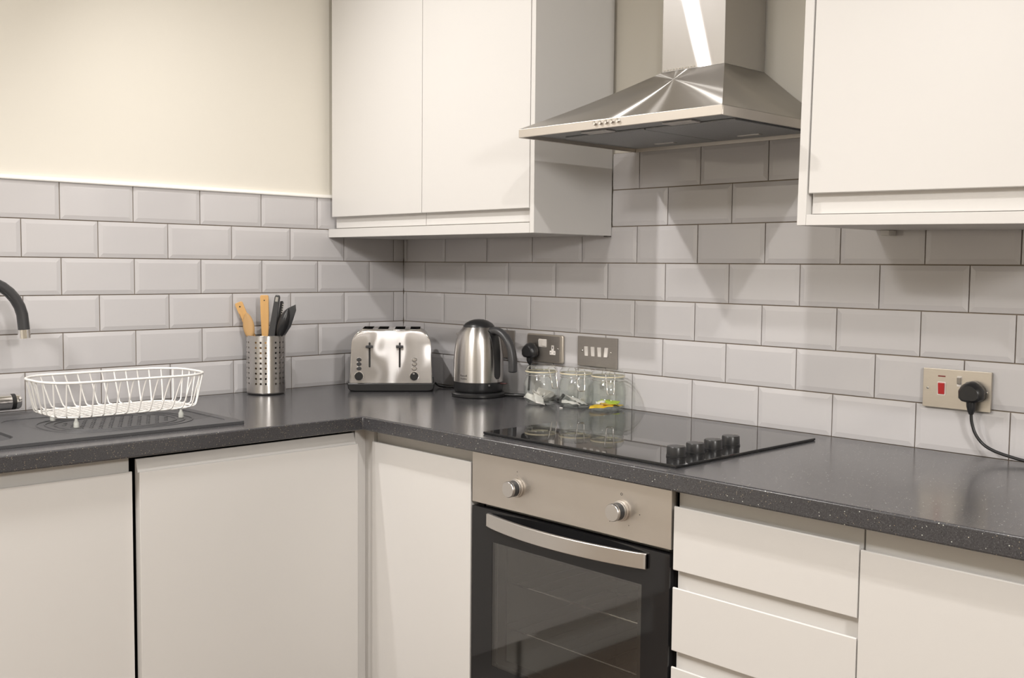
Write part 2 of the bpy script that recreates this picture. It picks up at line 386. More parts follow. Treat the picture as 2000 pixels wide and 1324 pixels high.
c = thing('base_cabinet', 'white handleless base cabinet under the sink, at the far left edge', 'cabinet')
carcassL(c, -1.896, -1.2395); frontL('door', c, -1.898, -1.2385, .155, .8250, .8585); plinthL(c, -1.896, -1.2395)
c = thing('integrated_appliance', 'wide white door of built-in appliance below the dish rack, dark gap at its left', 'appliance')
B().box(.05, DX - .0045, -1.222, -.648, .15, .845).obj('appliance_body', 'black_matt', c, bevel=.003)
frontL('door', c, -1.2300, -.6400, .155, .8250, .8520, dx=.019, prof=[(0, .156), (0, .8235), (.0012, .825), (.0035, .825), (.0060, .8215), (.0090, .8225), (.0190, .8520), (.024, .8520), (.024, .155), (.001, .155)]); plinthL(c, -1.22, -.635)
c = thing('corner_cabinet', 'narrow white corner cabinet door just left of the oven', 'cabinet')
carcassR(c, .6445, 1.034); frontR('door', c, .6460, 1.0350, .155, .8290, .8600); plinthR(c, .64, 1.034)
B().box(.592, .6435, -.598, -.580, .15, ZB - .001).box(.592, .606, -.6315, -.598, .15, ZB - .001).obj('corner_post', 'door', c, bevel=.0008)
c = thing('drawer_cabinet', 'white cabinet with a stack of grooved drawer fronts, right of the oven', 'cabinet')
carcassR(c, 1.6325, 2.0225); plinthR(c, 1.63, 2.0225)
for zb, zl, zt in ((.7000, .8262, .8600), (.5390, .6655, .6965), (.1550, .5065, .5355)): frontR('drawer', c, 1.6325, 2.0215, zb, zl, zt)
c = thing('base_cabinet', 'white base cabinet with a plain door in the lower right corner', 'cabinet')
carcassR(c, 2.0245, 2.62); frontR('door', c, 2.0245, 2.62, .155, .8190, .8600); plinthR(c, 2.0245, 2.62)

# ------------------------------------------------------------------ wall cabinets
def jtop(zl, zs, ztop, t=.022, g=.017):
    return [(0, ztop), (0, zl + .0015), (.0015, zl), (.004, zl), (.0075, zl + .007), (.0115, zl + .0105), (.0150, zl + .0095), (g, zl + .005), (g, zs), (t, zs), (t, ztop)]
def wall_cab(root, xl, xe, yf, doors, zl, zs, zbase0, zbase1, ztop, side, x_lo, x_hi):
    """doors: list of (x0,x1); side: (x0,x1) of the visible end panel"""
    for a, b in doors:
        B().prism(jtop(zl, zs, ztop - .002), lambda d, z, w: (w, yf + d, z), a, b).obj('door', 'door', root, 25, bevel=.0006)
    B().box(side[0], side[1], yf, -.0015, zbase0, ztop).obj('end_panel', 'door', root, bevel=.001)
    B().box(xl, xe, yf, -.0015, zbase0, zbase1).obj('base_panel', 'door', root, bevel=.001)
    b = B(); t = .016; y0 = yf + .0225
    b.box(x_lo, x_lo + t, y0, -.0015, zbase1, ztop).box(x_hi - t, x_hi, y0, -.0015, zbase1, ztop)
    b.box(x_lo + t, x_hi - t, y0, -.0015, zbase1, zbase1 + t).box(x_lo + t, x_hi - t, y0, -.0015, ztop - t, ztop).box(x_lo + t, x_hi - t, -.008, -.0015, zbase1 + t, ztop - t)
    b.obj('carcass', 'carcass', root)
c = thing('wall_cabinet', 'white two-door wall cabinet in the corner, above the toaster', 'cabinet')
wall_cab(c, .002, .9195, -.3060, [(.022, .4755), (.4775, .9175)], 1.4405, 1.4065, 1.3765, 1.4030, 2.20, (.9205, .9355), .0225, .9195)
B().box(.9222, .9352, -.018, -.0015, 1.3735, 1.3764).obj('hanging_bracket', 'dark_mark', c)
c = thing('wall_cabinet', 'white single-door wall cabinet at the upper right, beside the cooker hood', 'cabinet', (1.7177, 0, 1.378))
c.rotation_euler = (0, math.radians(.8), 0)
wall_cab(c, .0205, .60, -.3300, [(.0245, .598)], .0635, .0235, 0, .0215, .82, (0, .0200), .0205, .60)
B().box(.03, .05, -.034, -.0015, -.012, -.0005).obj('hanging_bracket', 'carcass', c, bevel=.001)

# ------------------------------------------------------------------ cooker hood
h = thing('cooker_hood', 'stainless steel pyramid cooker hood with chimney above the hob', 'cooker hood', (1.31, -.10, 1.6))
def hb(): return B()
ox, oy, oz = 1.31, -.10, 1.6
X0h, X1h, YF, ZBh, ZL = 1.017 - ox, 1.608 - ox, -.442 - oy, 0.0, .0205
yb = -.0015 - oy
cx0, cx1, cyf, cz = 1.234 - ox, 1.4178 - ox, -.168 - oy, 1.7645 - oz
b = B(); t = .004     # rim band: four thin walls
b.box(X0h, X1h, YF, YF + t, ZBh, ZL).box(X0h, X0h + t, YF + t, yb, ZBh, ZL).box(X1h - t, X1h, YF + t, yb, ZBh, ZL).box(X0h + t, X1h - t, yb - t, yb, ZBh, ZL)
b.obj('rim_band', 'fascia_steel', h, bevel=.001)
b = B()
P = [(X0h, YF, ZL), (X1h, YF, ZL), (X1h, yb, ZL), (X0h, yb, ZL)]; Q = [(cx0, cyf, cz), (cx1, cyf, cz), (cx1, yb, cz), (cx0, yb, cz)]
# slightly hollow pyramid faces
n = 8
def side(p0, p1, q0, q1, bulge):
    rows = []
    for i in range(n + 1):
        s = i / n; f = s + bulge * math.sin(PI * s)
        a = Vector(p0).lerp(Vector(q0), s); c_ = Vector(p1).lerp(Vector(q1), s); a.z = ZL + (cz - ZL) * (s - bulge * math.sin(PI * s)); c_.z = a.z
        rows.append((b.b.verts.new(a), b.b.verts.new(c_)))
    for r0, r1 in zip(rows, rows[1:]): b.b.faces.new((r0[0], r0[1], r1[1], r1[0]))
for i in range(4): side(P[i], P[(i + 1) % 4], Q[i], Q[(i + 1) % 4], .035)
b.obj('canopy', 'hood_steel', h, 12)
B().box(X0h + t, X1h - t, YF + t, yb - t, .009, .011).obj('underside_panel', 'filter', h)
for a, e in ((X0h + .05, 1.3150 - ox), (1.3190 - ox, X1h - .045)):
    f = B().box(a, e, -.330 - oy, -.045 - oy, .0045, .0088).obj('grease_filter', 'filter', h, bevel=.001)
    B().box((a + e) / 2 - .03, (a + e) / 2 + .03, -.10 - oy, -.085 - oy, .003, .0044).obj('filter_catch', 'satin', f)
for cxl in (1.2023, 1.4443): B().box(cxl - .040 - ox, cxl + .040 - ox, -.378 - oy, -.345 - oy, .0045, .0088).obj('lamp_cover', 'satin', h, bevel=.001)
for k in range(5):
    x = 1.2650 + k * .0170 - ox
    m = Matrix.Translation((x, YF, .0125)) @ Matrix.Rotation(PI / 2, 4, 'X')
    B().lathe([(.0048, 0), (.0048, .0035), (.0042, .0055), (0, .0062)], 16, m).obj('push_button', 'chrome', h, 40)
ch = B().box(cx0 + .0005, cx1 - .0005, cyf + .0005, yb, cz - .002, CEIL - oz - .001)
ch.obj('chimney', 'chimney_steel', h, bevel=.0008)
B().box(cx0 - .0006, cx1 + .0006, cyf - .0006, yb, cz - .0012, cz).obj('chimney_seam', 'black_matt', h)
for k in range(11): B().box(cx0 + .006 + k * .0088, cx0 + .011 + k * .0088, cyf - .0009, cyf + .0003, cz + .0025, cz + .0050).obj('vent_tab', 'chrome', h)

# ------------------------------------------------------------------ oven
ov = thing('oven', 'built-in stainless steel and black glass oven under the hob', 'oven', (1.333, -.605, .15))
L = lambda x, y, z: (x - 1.333, y + .605, z - .15)
def lb(x0, x1, y0, y1, z0, z1, b=None): return (b or B()).box(x0 - 1.333, x1 - 1.333, y0 + .605, y1 + .605, z0 - .15, z1 - .15)
OX0, OX1 = 1.0405, 1.6265
fas = lb(OX0, OX1, -.605, -.585, .7375, .8610).obj('control_panel', 'fascia_steel', ov, bevel=.0012)
for kx, kz in ((1.1925, .7925), (1.4985, .7940)):
    m = Matrix.Translation(L(kx, -.6055, kz)) @ Matrix.Rotation(PI / 2, 4, 'X')
    kn = B().lathe([(.0215, 0), (.0215, .005), (.0195, .006)], 40, m).obj('knob', 'fascia_steel', ov, 40)
    B().lathe([(.0185, .006), (.0185, .0075)], 40, m).obj('collar', 'black', kn, 40)
    B().lathe([(.0195, .0075), (.0195, .0095), (.0185, .0100)], 40, m).obj('collar_ring', 'satin', kn, 40)
    B().lathe([(.0180, .0100), (.0180, .0240)], 40, m).obj('knob_side', 'grey_plastic', kn, 40)
    B().lathe([(.0182, .0235), (.0182, .0285), (.0170, .0300), (0, .0304)], 40, m).obj('knob_cap', 'satin', kn, 40)
rot_up = Matrix.Rotation(PI / 2, 4, 'X')
for s, x, z, sz in (('\u00b0', 1.1925, .8260, .010), ('\u2022', 1.1925, .8195, .006), ('o', 1.4985, .8290, .012), ('\u2022', 1.4680, .7660, .008), ('\u2022', 1.5190, .7665, .008), ('\u2022', 1.5470, .7935, .010)):
    text_mesh(s, sz, 'dark_mark', 'printed_mark', fas, Matrix.Translation(L(x, -.6052, z)) @ rot_up, .0001)
dr = thing_door = lb(OX0, OX1 - .003, -.604, -.588, .6525, .7275)
lb(OX0, OX1 - .003, -.604, -.588, .165, .3600, dr); lb(OX0, 1.1110, -.604, -.588, .3600, .6525, dr); lb(1.5540, OX1 - .003, -.604, -.588, .3600, .6525, dr)
door = dr.obj('oven_door', 'oven_black', ov)
lb(1.1110, 1.5540, -.6035, -.5995, .3600, .6525).obj('window_pane', 'pane', door)
# inner frame ring seen through the window
b = lb(1.1110, 1.5540, -.585, -.578, .6400, .6525); lb(1.1110, 1.5540, -.585, -.578, .3600, .372, b); lb(1.1110, 1.135, -.585, -.578, .372, .640, b); lb(1.530, 1.5540, -.585, -.578, .372, .640, b)
b.obj('inner_frame', 'black_matt', door)
# handle: flat bar bowed outwards, ends meeting the door
b = B(); rows = []; N = 24
for i in range(N + 1):
    s = i / N; x = 1.098 + (1.5690 - 1.098) * s; bul = .006 + .034 * math.sin(PI * s) ** .8
    y = -.604 - bul
    rows.append([b.b.verts.new(L(x, yy, zz)) for yy, zz in ((y, .6870), (y, .7195), (y + .009, .7195), (y + .009, .6870))])
for r0, r1 in zip(rows, rows[1:]):
    for k in range(4): b.b.faces.new((r0[k], r0[(k + 1) % 4], r1[(k + 1) % 4], r1[k]))
b.b.faces.new(rows[0]); b.b.faces.new(rows[-1][::-1])
hd = b.obj('handle', 'satin', door, 40, bevel=.0015)
for x in (1.1015, 1.5655): lb(x - .0035, x + .0035, -.612, -.604, .689, .7175).obj('handle_mount', 'satin', hd)
b = lb(OX0 + .02, OX0 + .024, -.578, -.10, .20, .73); lb(OX1 - .024, OX1 - .02, -.578, -.10, .20, .73, b); lb(OX0 + .024, OX1 - .024, -.578, -.10, .20, .204, b)
lb(OX0 + .024, OX1 - .024, -.578, -.10, .726, .73, b); lb(OX0 + .024, OX1 - .024, -.104, -.10, .204, .726, b)
b.obj('oven_cavity', 'enamel', ov)
b = lb(OX0 + .001, OX0 + .019, -.584, -.08, .16, .86); lb(OX1 - .019, OX1 - .001, -.584, -.08, .16, .86, b); lb(OX0 + .019, OX1 - .019, -.584, -.08, .731, .736, b); lb(OX0 + .019, OX1 - .019, -.584, -.08, .855, .86, b)
b.obj('oven_body', 'black_matt', ov)
for z in (.545, .435):
    bar = [L(OX0 + .027, -.545, z), L(OX1 - .027, -.545, z)]
    b = B().tube(bar, .0028, 8).tube([L(OX0 + .027, -.15, z), L(OX1 - .027, -.15, z)], .0028, 8)
    for k in range(12):
        x = OX0 + .05 + k * .0445; b.tube([L(x, -.545, z + .003), L(x, -.15, z + .003)], .0012, 5)
    b.obj('wire_shelf', 'chrome', ov, 40)
B().box(OX0 - 1.333, OX1 - 1.333, .05, .065, -.15, -.001).obj('plinth', 'carcass', ov)

# ------------------------------------------------------------------ hob
HZ = ZT
hob = thing('ceramic_hob', 'black glass hob with four knobs, set in the worktop behind the jars reflection', 'hob', (1.35, -.34, HZ))
hob['label'] = 'black glass hob with four knobs set in the worktop over the oven'
B().box(1.0715 - 1.35, 1.632 - 1.35, -.600 + .34, -.084 + .34, .0008, .0062).obj('glass_plate', 'hob', hob, bevel=.0012)
B().box(1.0735 - 1.35, 1.630 - 1.35, -.598 + .34, -.086 + .34, 0, .0009).obj('edge_seal', 'black_matt', hob)
for i, (kx, ky) in enumerate(((1.5690, -.519), (1.5685, -.4535), (1.5665, -.3880), (1.5620, -.3170))):
    m = Matrix.Translation((kx - 1.35, ky + .34, .0063)) @ Matrix.Rotation(random.uniform(-.4, .4), 4, 'Z')
    k = B().lathe([(.0205, 0), (.0205, .003), (.0196, .0036), (.0192, .0190), (.0180, .0212), (0, .0216)], 40, m).obj('knob', 'black', hob, 40)
    B().box(-.0008, .0008, .006, .019, .0222, .0228, m).obj('pointer_line', 'satin', k)

# ------------------------------------------------------------------ sink, tap, dish rack
sk = thing('kitchen_sink', 'dark grey composite inset sink with drainer, under the dish rack', 'sink', (.32, -1.44, ZT))
def rrect(x0, x1, y0, y1, r, n=6):
    return arc(x1 - r, y1 - r, r, 0, 90, n) + arc(x0 + r, y1 - r, r, 90, 180, n) + arc(x0 + r, y0 + r, r, 180, 270, n) + arc(x1 - r, y0 + r, r, 270, 360, n)
outer = rrect(SX0 - .32, SX1 - .32, SY0 + 1.44, SY1 + 1.44, .006, 3)
bowl_hole = rrect(.150 - .32, .512 - .32, -1.85 + 1.44, -1.440 + 1.44, .06); tray_hole = rrect(.205 - .32, .556 - .32, -1.395 + 1.44, -.960 + 1.44, .05)
b = B()
def flat_fill(loops, z):
    pts = [Vector((u, v, z)) for lp in loops for u, v in lp]; vs = [b.b.verts.new(p) for p in pts]
    for t3 in tessellate_polygon([[Vector((u, v, z)) for u, v in lp] for lp in loops]):
        try: b.b.faces.new([vs[q] for q in t3])
        except ValueError: pass
def flat_wall(lp, z0, z1):
    A = [b.b.verts.new((u, v, z0)) for u, v in lp]; C2 = [b.b.verts.new((u, v, z1)) for u, v in lp]
    for q in range(len(lp)): b.b.faces.new((A[q], A[(q + 1) % len(lp)], C2[(q + 1) % len(lp)], C2[q]))
flat_fill([outer, bowl_hole, tray_hole], .0075); flat_wall(outer, 0, .0075); flat_wall(tray_hole, .0052, .0075); flat_fill([tray_hole], .0052)
flat_wall(bowl_hole, 0, .0075); flat_fill([outer, bowl_hole], 0)
deck = b.obj('sink_deck', 'sink', sk)
md = deck.modifiers.new('bevel', 'BEVEL'); md.width = .0022; md.segments = 2; md.limit_method = 'ANGLE'; md.angle_limit = math.radians(50)
bo = B(); R0 = bowl_hole; R1 = rrect(.168 - .32, .494 - .32, -1.83 + 1.44, -1.460 + 1.44, .05)
a = [bo.b.verts.new((u, v, .0005)) for u, v in R0]; c_ = [bo.b.verts.new((u, v, -.175)) for u, v in R1]
for i in range(len(a)): bo.b.faces.new((a[i], a[(i + 1) % len(a)], c_[(i + 1) % len(a)], c_[i]))
bo.b.faces.new(c_); o = bo.obj('bowl', 'sink', sk, 40)
so = o.modifiers.new('thick', 'SOLIDIFY'); so.thickness = .005; so.offset = 1
b = B(); cxd, cyd = .385 - .32, -1.175 + 1.44
for k in range(3):                         # concentric oval grooves, as raised beads
    rx, ry = .135 - k * .018, .175 - k * .018
    b.tube([(cxd + rx * math.copysign(abs(math.cos(q)) ** .75, math.cos(q)), cyd + ry * math.copysign(abs(math.sin(q)) ** .75, math.sin(q)), .0056) for q in [2 * PI * i / 64 for i in range(64)]], .0017, 6, True)
b.obj('drainer_ridge', 'sink', sk, 40)
b = B()
for i in range(7):
    for j in range(11):
        x = cxd + (i - 3) * .024; y = cyd + (j - 5) * .023 + (i % 2) * .0115
        if ((x - cxd) / .09) ** 2 + ((y - cyd) / .13) ** 2 < 1: b.lathe([(.0050, .0054), (.0042, .0072), (0, .0077)], 8, Matrix.Translation((x, y, 0)))
b.obj('drainer_studs', 'sink', sk, 40, kind='stuff')
B().lathe([(.040, -.170), (.040, -.1735), (.03, -.1745)], 24, Matrix.Translation((0, -.2, 0)), cap=True).obj('drain_strainer', 'chrome', sk, 40)

tp = thing('kitchen_tap', 'black curved-neck tap with chrome barrel at the left edge, over the sink', 'tap', (.125, -1.512, ZT + .0075))
B().lathe([(.027, 0), (.027, .006), (.022, .008), (.021, .05), (.019, .055), (0, .055)], 32).obj('tap_base', 'chrome', tp, 35)
mb = Matrix.Translation((0, 0, .034)) @ Matrix.Rotation(-PI / 2, 4, 'X')
B().lathe([(.0205, 0), (.0205, .178), (.0195, .180)], 32, mb).obj('tap_barrel', 'chrome', tp, 35)
B().lathe([(.0200, .1802), (.0200, .1900)], 32, mb).obj('barrel_ring', 'black', tp, 35)
B().lathe([(.0195, .1902), (.0195, .198), (.0165, .203), (0, .204)], 32, mb).obj('barrel_cap', 'chrome', tp, 35)
zc = .230; pts = [(0, 0, .054), (0, 0, .12), (0, 0, .19)] + [(0, .1075 - .1075 * math.cos(q), zc + .1075 * math.sin(q)) for q in [PI * i / 16 for i in range(17)]] + [(0, .2165, .213)]
B().tube(pts, .0140, 16).obj('spout', 'grey_plastic', tp, 40)
B().tube([(0, .2165, .2132), (0, .2180, .1915)], .0147, 20).obj('spout_tip', 'chrome', tp, 40)

RX, RY = .345, -1.154
rk = thing('dish_rack', 'empty white wire dish rack standing on the sink drainer', 'dish rack', (RX, RY, ZT + .0057))
def rr_point(hx, hy, r, s):
    """point at perimeter parameter s in [0,1) of a rounded rectangle"""
    Lx, Ly, A = 2 * (hx - r), 2 * (hy - r), PI * r / 2; T = 2 * Lx + 2 * Ly + 4 * A; d = s * T
    for (x0, y0, dx, dy, ln) in ((hx, -hy + r, 0, 1, Ly), ('c', hx - r, hy - r, 0, A), (hx - r, hy, -1, 0, Lx), ('c', -hx + r, hy - r, 90, A), (-hx, hy - r, 0, -1, Ly), ('c', -hx + r, -hy + r, 180, A), (-hx + r, -hy, 1, 0, Lx), ('c', hx - r, -hy + r, 270, A)):
        if d <= ln:
            if x0 == 'c': q = math.radians(dy) + d / r; return (y0 + r * math.cos(q), dx + r * math.sin(q))
            return (x0 + dx * d, y0 + dy * d)
        d -= ln
    return (hx, -hy + r)
hz, hb_ = .1085, .026
rim = [(*rr_point(.113, .2020, .085, i / 96), hz) for i in range(96)]
B().tube(rim, .0031, 8, True).obj('rim_wire', 'white_wire', rk, 40)
low = [(*rr_point(.090, .172, .055, i / 80), hb_) for i in range(80)]
B().tube(low, .0022, 6, True).obj('base_wire', 'white_wire', rk, 40)
nw = 36
for i in range(nw):
    s = (i + .5) / nw; tx, ty = rr_point(.113, .2020, .085, s); bx, by = rr_point(.1000, .1860, .068, s); ix, iy = rr_point(.086, .168, .053, s)
    pts = smooth_path([(tx, ty, hz - .001), (tx * .5 + bx * .5, ty * .5 + by * .5, (hz + hb_ + .012) / 2), (bx, by, hb_ + .012), (bx * .7 + ix * .3, by * .7 + iy * .3, hb_ + .0025), (ix, iy, hb_ + .0005)], 3)
    B().tube(pts, .0019, 6).obj('wire', 'white_wire', rk, 60)
b = B()
for k in range(-4, 5):                     # expanded diamond mesh floor
    for ph in (0, 1):
        pts = []
        for j in range(-9, 10):
            x = (k + (.5 if (j + ph) % 2 else 0)) * .0200; y = j * .0185
            if abs(x) < .086 and abs(y) < .168 and abs(x) + abs(y) * .8 < .190: pts.append((x, y, hb_ + .0005))
            else:
                if len(pts) > 1: b.tube(pts, .0011, 5)
                pts = []
        if len(pts) > 1: b.tube(pts, .0011, 5)
b.obj('base_mesh', 'white_wire', rk, 60, kind='stuff')
for fx, fy in ((.072, -.130), (.072, .130), (-.072, -.130), (-.072, .130)):
    B().lathe([(.0062, 0), (.0062, .011), (.0035, .016), (.0022, .0235)], 14, Matrix.Translation((fx, fy, .0005))).obj('foot', 'rubber', rk, 40)

# ------------------------------------------------------------------ utensil holder
CX, CY, CR, CH = .0660, -.5740, .0578, .1755
uh = thing('utensil_holder', 'perforated steel utensil pot standing against the tiled left wall', 'utensil holder', (CX, CY, ZT + .0005), math.radians(-42))
b = B(); NC = 24; PH = .0031; z_lo, pit = .026, .01535
def cyl(a, z, r=CR): return (r * math.cos(a), r * math.sin(a), z)
base_ang = math.radians(-4.7)
sl = [base_ang + (k - 1.5) * 2 * PI / NC for k in range(NC + 1)]
def quad_strip(a0, a1, z0, z1, n=4, m=1):
    for i in range(n):
        for j in range(m):
            p, q = a0 + (a1 - a0) * i / n, a0 + (a1 - a0) * (i + 1) / n; u, v = z0 + (z1 - z0) * j / m, z0 + (z1 - z0) * (j + 1) / m
            b.face([cyl(p, u), cyl(q, u), cyl(q, v), cyl(p, v)])
for k in range(NC):
    a0, a1 = sl[k], sl[k + 1]
    quad_strip(a0, a1, 0.006, z_lo); quad_strip(a0, a1, z_lo + 9 * pit, CH)
    for row in range(9):
        z0, z1 = z_lo + row * pit, z_lo + (row + 1) * pit
        if k % 4 == 3: quad_strip(a0, a1, z0, z1, 4, 4); continue
        am, zm = (a0 + a1) / 2, (z0 + z1) / 2; sq = []; ci = []
        for i in range(16):
            e = i // 4; f = (i % 4) / 4
            p = ((a0 + (a1 - a0) * f, z0), (a1, z0 + (z1 - z0) * f), (a1 - (a1 - a0) * f, z1), (a0, z1 - (z1 - z0) * f))[e]
            sq.append(p); q = math.radians(225 + 22.5 * i)
            ci.append((am + PH / CR * math.cos(q), zm + PH * math.sin(q)))
        S = [b.b.verts.new(cyl(*p)) for p in sq]; C2 = [b.b.verts.new(cyl(*p)) for p in ci]
        for i in range(16): b.b.faces.new((S[i], S[(i + 1) % 16], C2[(i + 1) % 16], C2[i]))
bmesh.ops.remove_doubles(b.b, verts=b.b.verts, dist=1e-5)
o = b.obj('pot_body', 'steel', uh); so = o.modifiers.new('thick', 'SOLIDIFY'); so.thickness = .0008; so.offset = -1
bpy.context.view_layer.update(); me = bpy.data.meshes.new_from_object(o.evaluated_get(bpy.context.evaluated_depsgraph_get())); o.modifiers.clear(); me.name = 'pot_body'; o.data = me
for p_ in me.polygons: p_.use_smooth = True
me.set_sharp_from_angle(angle=math.radians(35))
B().lathe([(0, .001), (.0530, .001), (.0565, .003), (.0578, .0062), (.0568, .0064), (.0530, .0032), (0, .003)], 96).obj('pot_bottom', 'steel', uh, 40)
B().tube([cyl(2 * PI * i / 64, CH, CR - .0002) for i in range(64)], .0011, 8, True).obj('rolled_rim', 'steel', uh, 60)

camR = Vector((.6912, .7226, 0)); camF = Vector((.7226, -.6912, 0))     # right of view, towards camera
def upright(px, dep, zbot, lean, azim=0):
    """frame inside the pot: local z along the utensil, x to the right of the view, y away from the viewer"""
    base = Vector((CX, CY, ZT)) + camR * px + camF * dep; base.z = zbot
    R = Matrix((( camR.x, -camF.x, 0), (camR.y, -camF.y, 0), (0, 0, 1))).to_4x4()
    return Matrix.Translation(base) @ R @ Matrix.Rotation(math.radians(azim), 4, 'X') @ Matrix.Rotation(math.radians(lean), 4, 'Y')
ZP = ZT + .006
def add_obj(b, name, m, label, cat, mtx, group=None, bevel=None, smooth=40):
    o = b.obj(name, m, None, smooth, bevel=bevel); o.matrix_world = mtx; tag(o, label, cat, group); return o
def slab(b, outline, t):           # outline in (x, z), thickness along y
    return b.prism(outline, lambda u, v, w: (u, w, v), -t / 2, t / 2)
o = add_obj(slab(B(), [(-.008, 0), (.008, 0), (.0085, .16), (.0115, .240), (.0118, .274), (.009, .278), (-.009, .278), (-.0118, .274), (-.0115, .240), (-.0085, .16)], .0060),
    'wooden_spatula', 'wood', 'flat wooden handle leaning left, leftmost in the utensil pot', 'utensil', upright(.027, .013, ZP + .012, -22.5, 0), bevel=.0012)
m = Matrix.Translation((0, -.0031, .264)) @ Matrix.Rotation(PI / 2, 4, 'X'); B().lathe([(.0024, 0), (0, .0002)], 14, m).obj('hanging_hole', 'black_matt', o)
B().box(-.010, -.0088, -.0034, -.0031, .225, .245).obj('grain_mark', 'dark_mark', o)
o = B(); N = 24
for z0, z1, w0, w1 in ((0, .165, .0055, .006),): o.tube([(0, 0, z0), (0, 0, z1 * .5), (0, 0, z1)], [w0, w0, w1], 12)
rows = []
for i in range(13):
    s = i / 12; z = .160 + .075 * s; w = .0170 * math.sin(PI * min(1, .12 + .88 * s)) ** .6 if s < 1 else .001
    if s < .08: w = .007
    rows.append([o.b.verts.new((w * math.cos(q), .0045 * math.sin(q) + .0035 * (1 if 1 else 0) * (math.cos(q) ** 2), z)) for q in [2 * PI * k / 16 for k in range(16)]])
for r0, r1 in zip(rows, rows[1:]):
    for k in range(16): o.b.faces.new((r0[k], r0[(k + 1) % 16], r1[(k + 1) % 16], r1[k]))
o.b.faces.new(rows[0]); o.b.faces.new(rows[-1])
add_obj(o, 'wooden_spoon', 'wood_pale', 'wooden spoon with its oval bowl up, beside the leftmost handle in the pot', 'utensil', upright(-.018, .031, ZP + .006, -8, 0), smooth=60)
o = add_obj(slab(B(), [(-.008, 0), (.008, 0), (.0100, .15), (.0125, .235), (.0125, .286), (.010, .290), (-.010, .290), (-.0125, .286), (-.0125, .235), (-.0100, .15)], .0060),
    'wooden_spatula', 'wood', 'upright flat wooden handle with a hole, tallest in the middle of the pot', 'utensil', upright(.0000, -.004, ZP + .001, -1.0, 0), bevel=.0012)
m = Matrix.Translation((0, -.0031, .274)) @ Matrix.Rotation(PI / 2, 4, 'X'); B().lathe([(.0020, 0), (0, .0002)], 14, m).obj('hanging_hole', 'black_matt', o)
o = add_obj(slab(B(), [(-.008, 0), (.008, 0), (.0105, .15), (.0085, .285), (.006, .292), (-.005, .292), (-.0075, .285), (-.0110, .15)], .009),
    'knife_handle', 'grey_plastic', 'straight dark handle leaning right, tallest of the black utensils in the pot', 'utensil', upright(-.006, .006, ZP + .003, 8.5, 0), bevel=.002)
B().box(-.004, .004, -.0049, -.0046, .272, .286).obj('handle_mark', 'tooth', o)
b = slab(B(), [(-.005, 0), (.005, 0), (.006, .15), (.0065, .268), (.003, .274), (-.004, .272), (-.006, .15)], .006)
o = add_obj(b, 'serrated_utensil', 'grey_plastic', 'narrow black utensil with a row of pale teeth along its edge', 'utensil', upright(.008, -.014, ZP + .003, 8.0, 1), bevel=.001)
for k in range(8): B().box(.0040, .0092, -.0040, -.0028, .212 + k * .0072, .2150 + k * .0072).obj('tooth', 'tooth', o)
b = slab(B(), [(-.005, 0), (.005, 0), (.0050, .172), (.016, .205), (.0185, .257), (.0125, .274), (-.006, .258), (-.0160, .240), (-.0165, .208), (-.0050, .172)], .004)
add_obj(b, 'slotted_turner', 'grey_plastic', 'flat black turner blade behind the black spoon in the pot', 'utensil', upright(.0020, -.020, ZP + .002, 15.2, 0), bevel=.001)
o = B(); o.tube([(0, 0, 0), (0, 0, .09), (0, 0, .190)], [.0045, .0045, .005], 12); rows = []
for i in range(15):
    s = i / 14; z = .176 + .088 * s; w = max(.0015, .0165 * math.sin(PI * (.10 + .90 * s)) ** .62)
    rows.append([o.b.verts.new((w * math.cos(q), .0060 * math.sin(q) - .010 * math.sin(PI * s) * (1 - math.cos(q) ** 2 * .8), z)) for q in [2 * PI * k / 20 for k in range(20)]])
for r0, r1 in zip(rows, rows[1:]):
    for k in range(20): o.b.faces.new((r0[k], r0[(k + 1) % 20], r1[(k + 1) % 20], r1[k]))
o.b.faces.new(rows[0]); o.b.faces.new(rows[-1])
add_obj(o, 'serving_spoon', 'black', 'glossy black serving spoon, rightmost in the utensil pot', 'utensil', upright(-.011, .022, ZP + .003, 18.6, 0), smooth=60)

# ------------------------------------------------------------------ toaster
TA = math.atan2(-.629, .777)
tmid = Vector((.2655, -.2545, 0)); tdir = Vector((-.777, .629, 0)); tw = .1275; td = .185
to = thing('toaster', 'four-slice brushed steel toaster with two levers, in the corner', 'toaster', (tmid.x, tmid.y, ZT), TA + PI / 2)
# local: x right of view, y away from viewer, z up
def tprof(w, zb, zt, r, taper=.006, n=10):
    return [(-w, zb), (w, zb)] + [(px_, pz_) for px_, pz_ in arc(w - taper - r, zt - r, r, 0, 90, n)] + [(px_, pz_) for px_, pz_ in arc(-w + taper + r, zt - r, r, 90, 180, n)]
body = B().prism(tprof(.1265, .026, .1905, .046), lambda u, v, w: (u, w, v), .006, td).obj('body', 'chrome', to, 30)
body.data.materials[0] = M['toaster_steel']
slots = (-.074, -.026, .026, .074)
for sx in slots: cut(body, B().box(sx - .0165, sx + .0165, .024, td - .018, .070, .25))
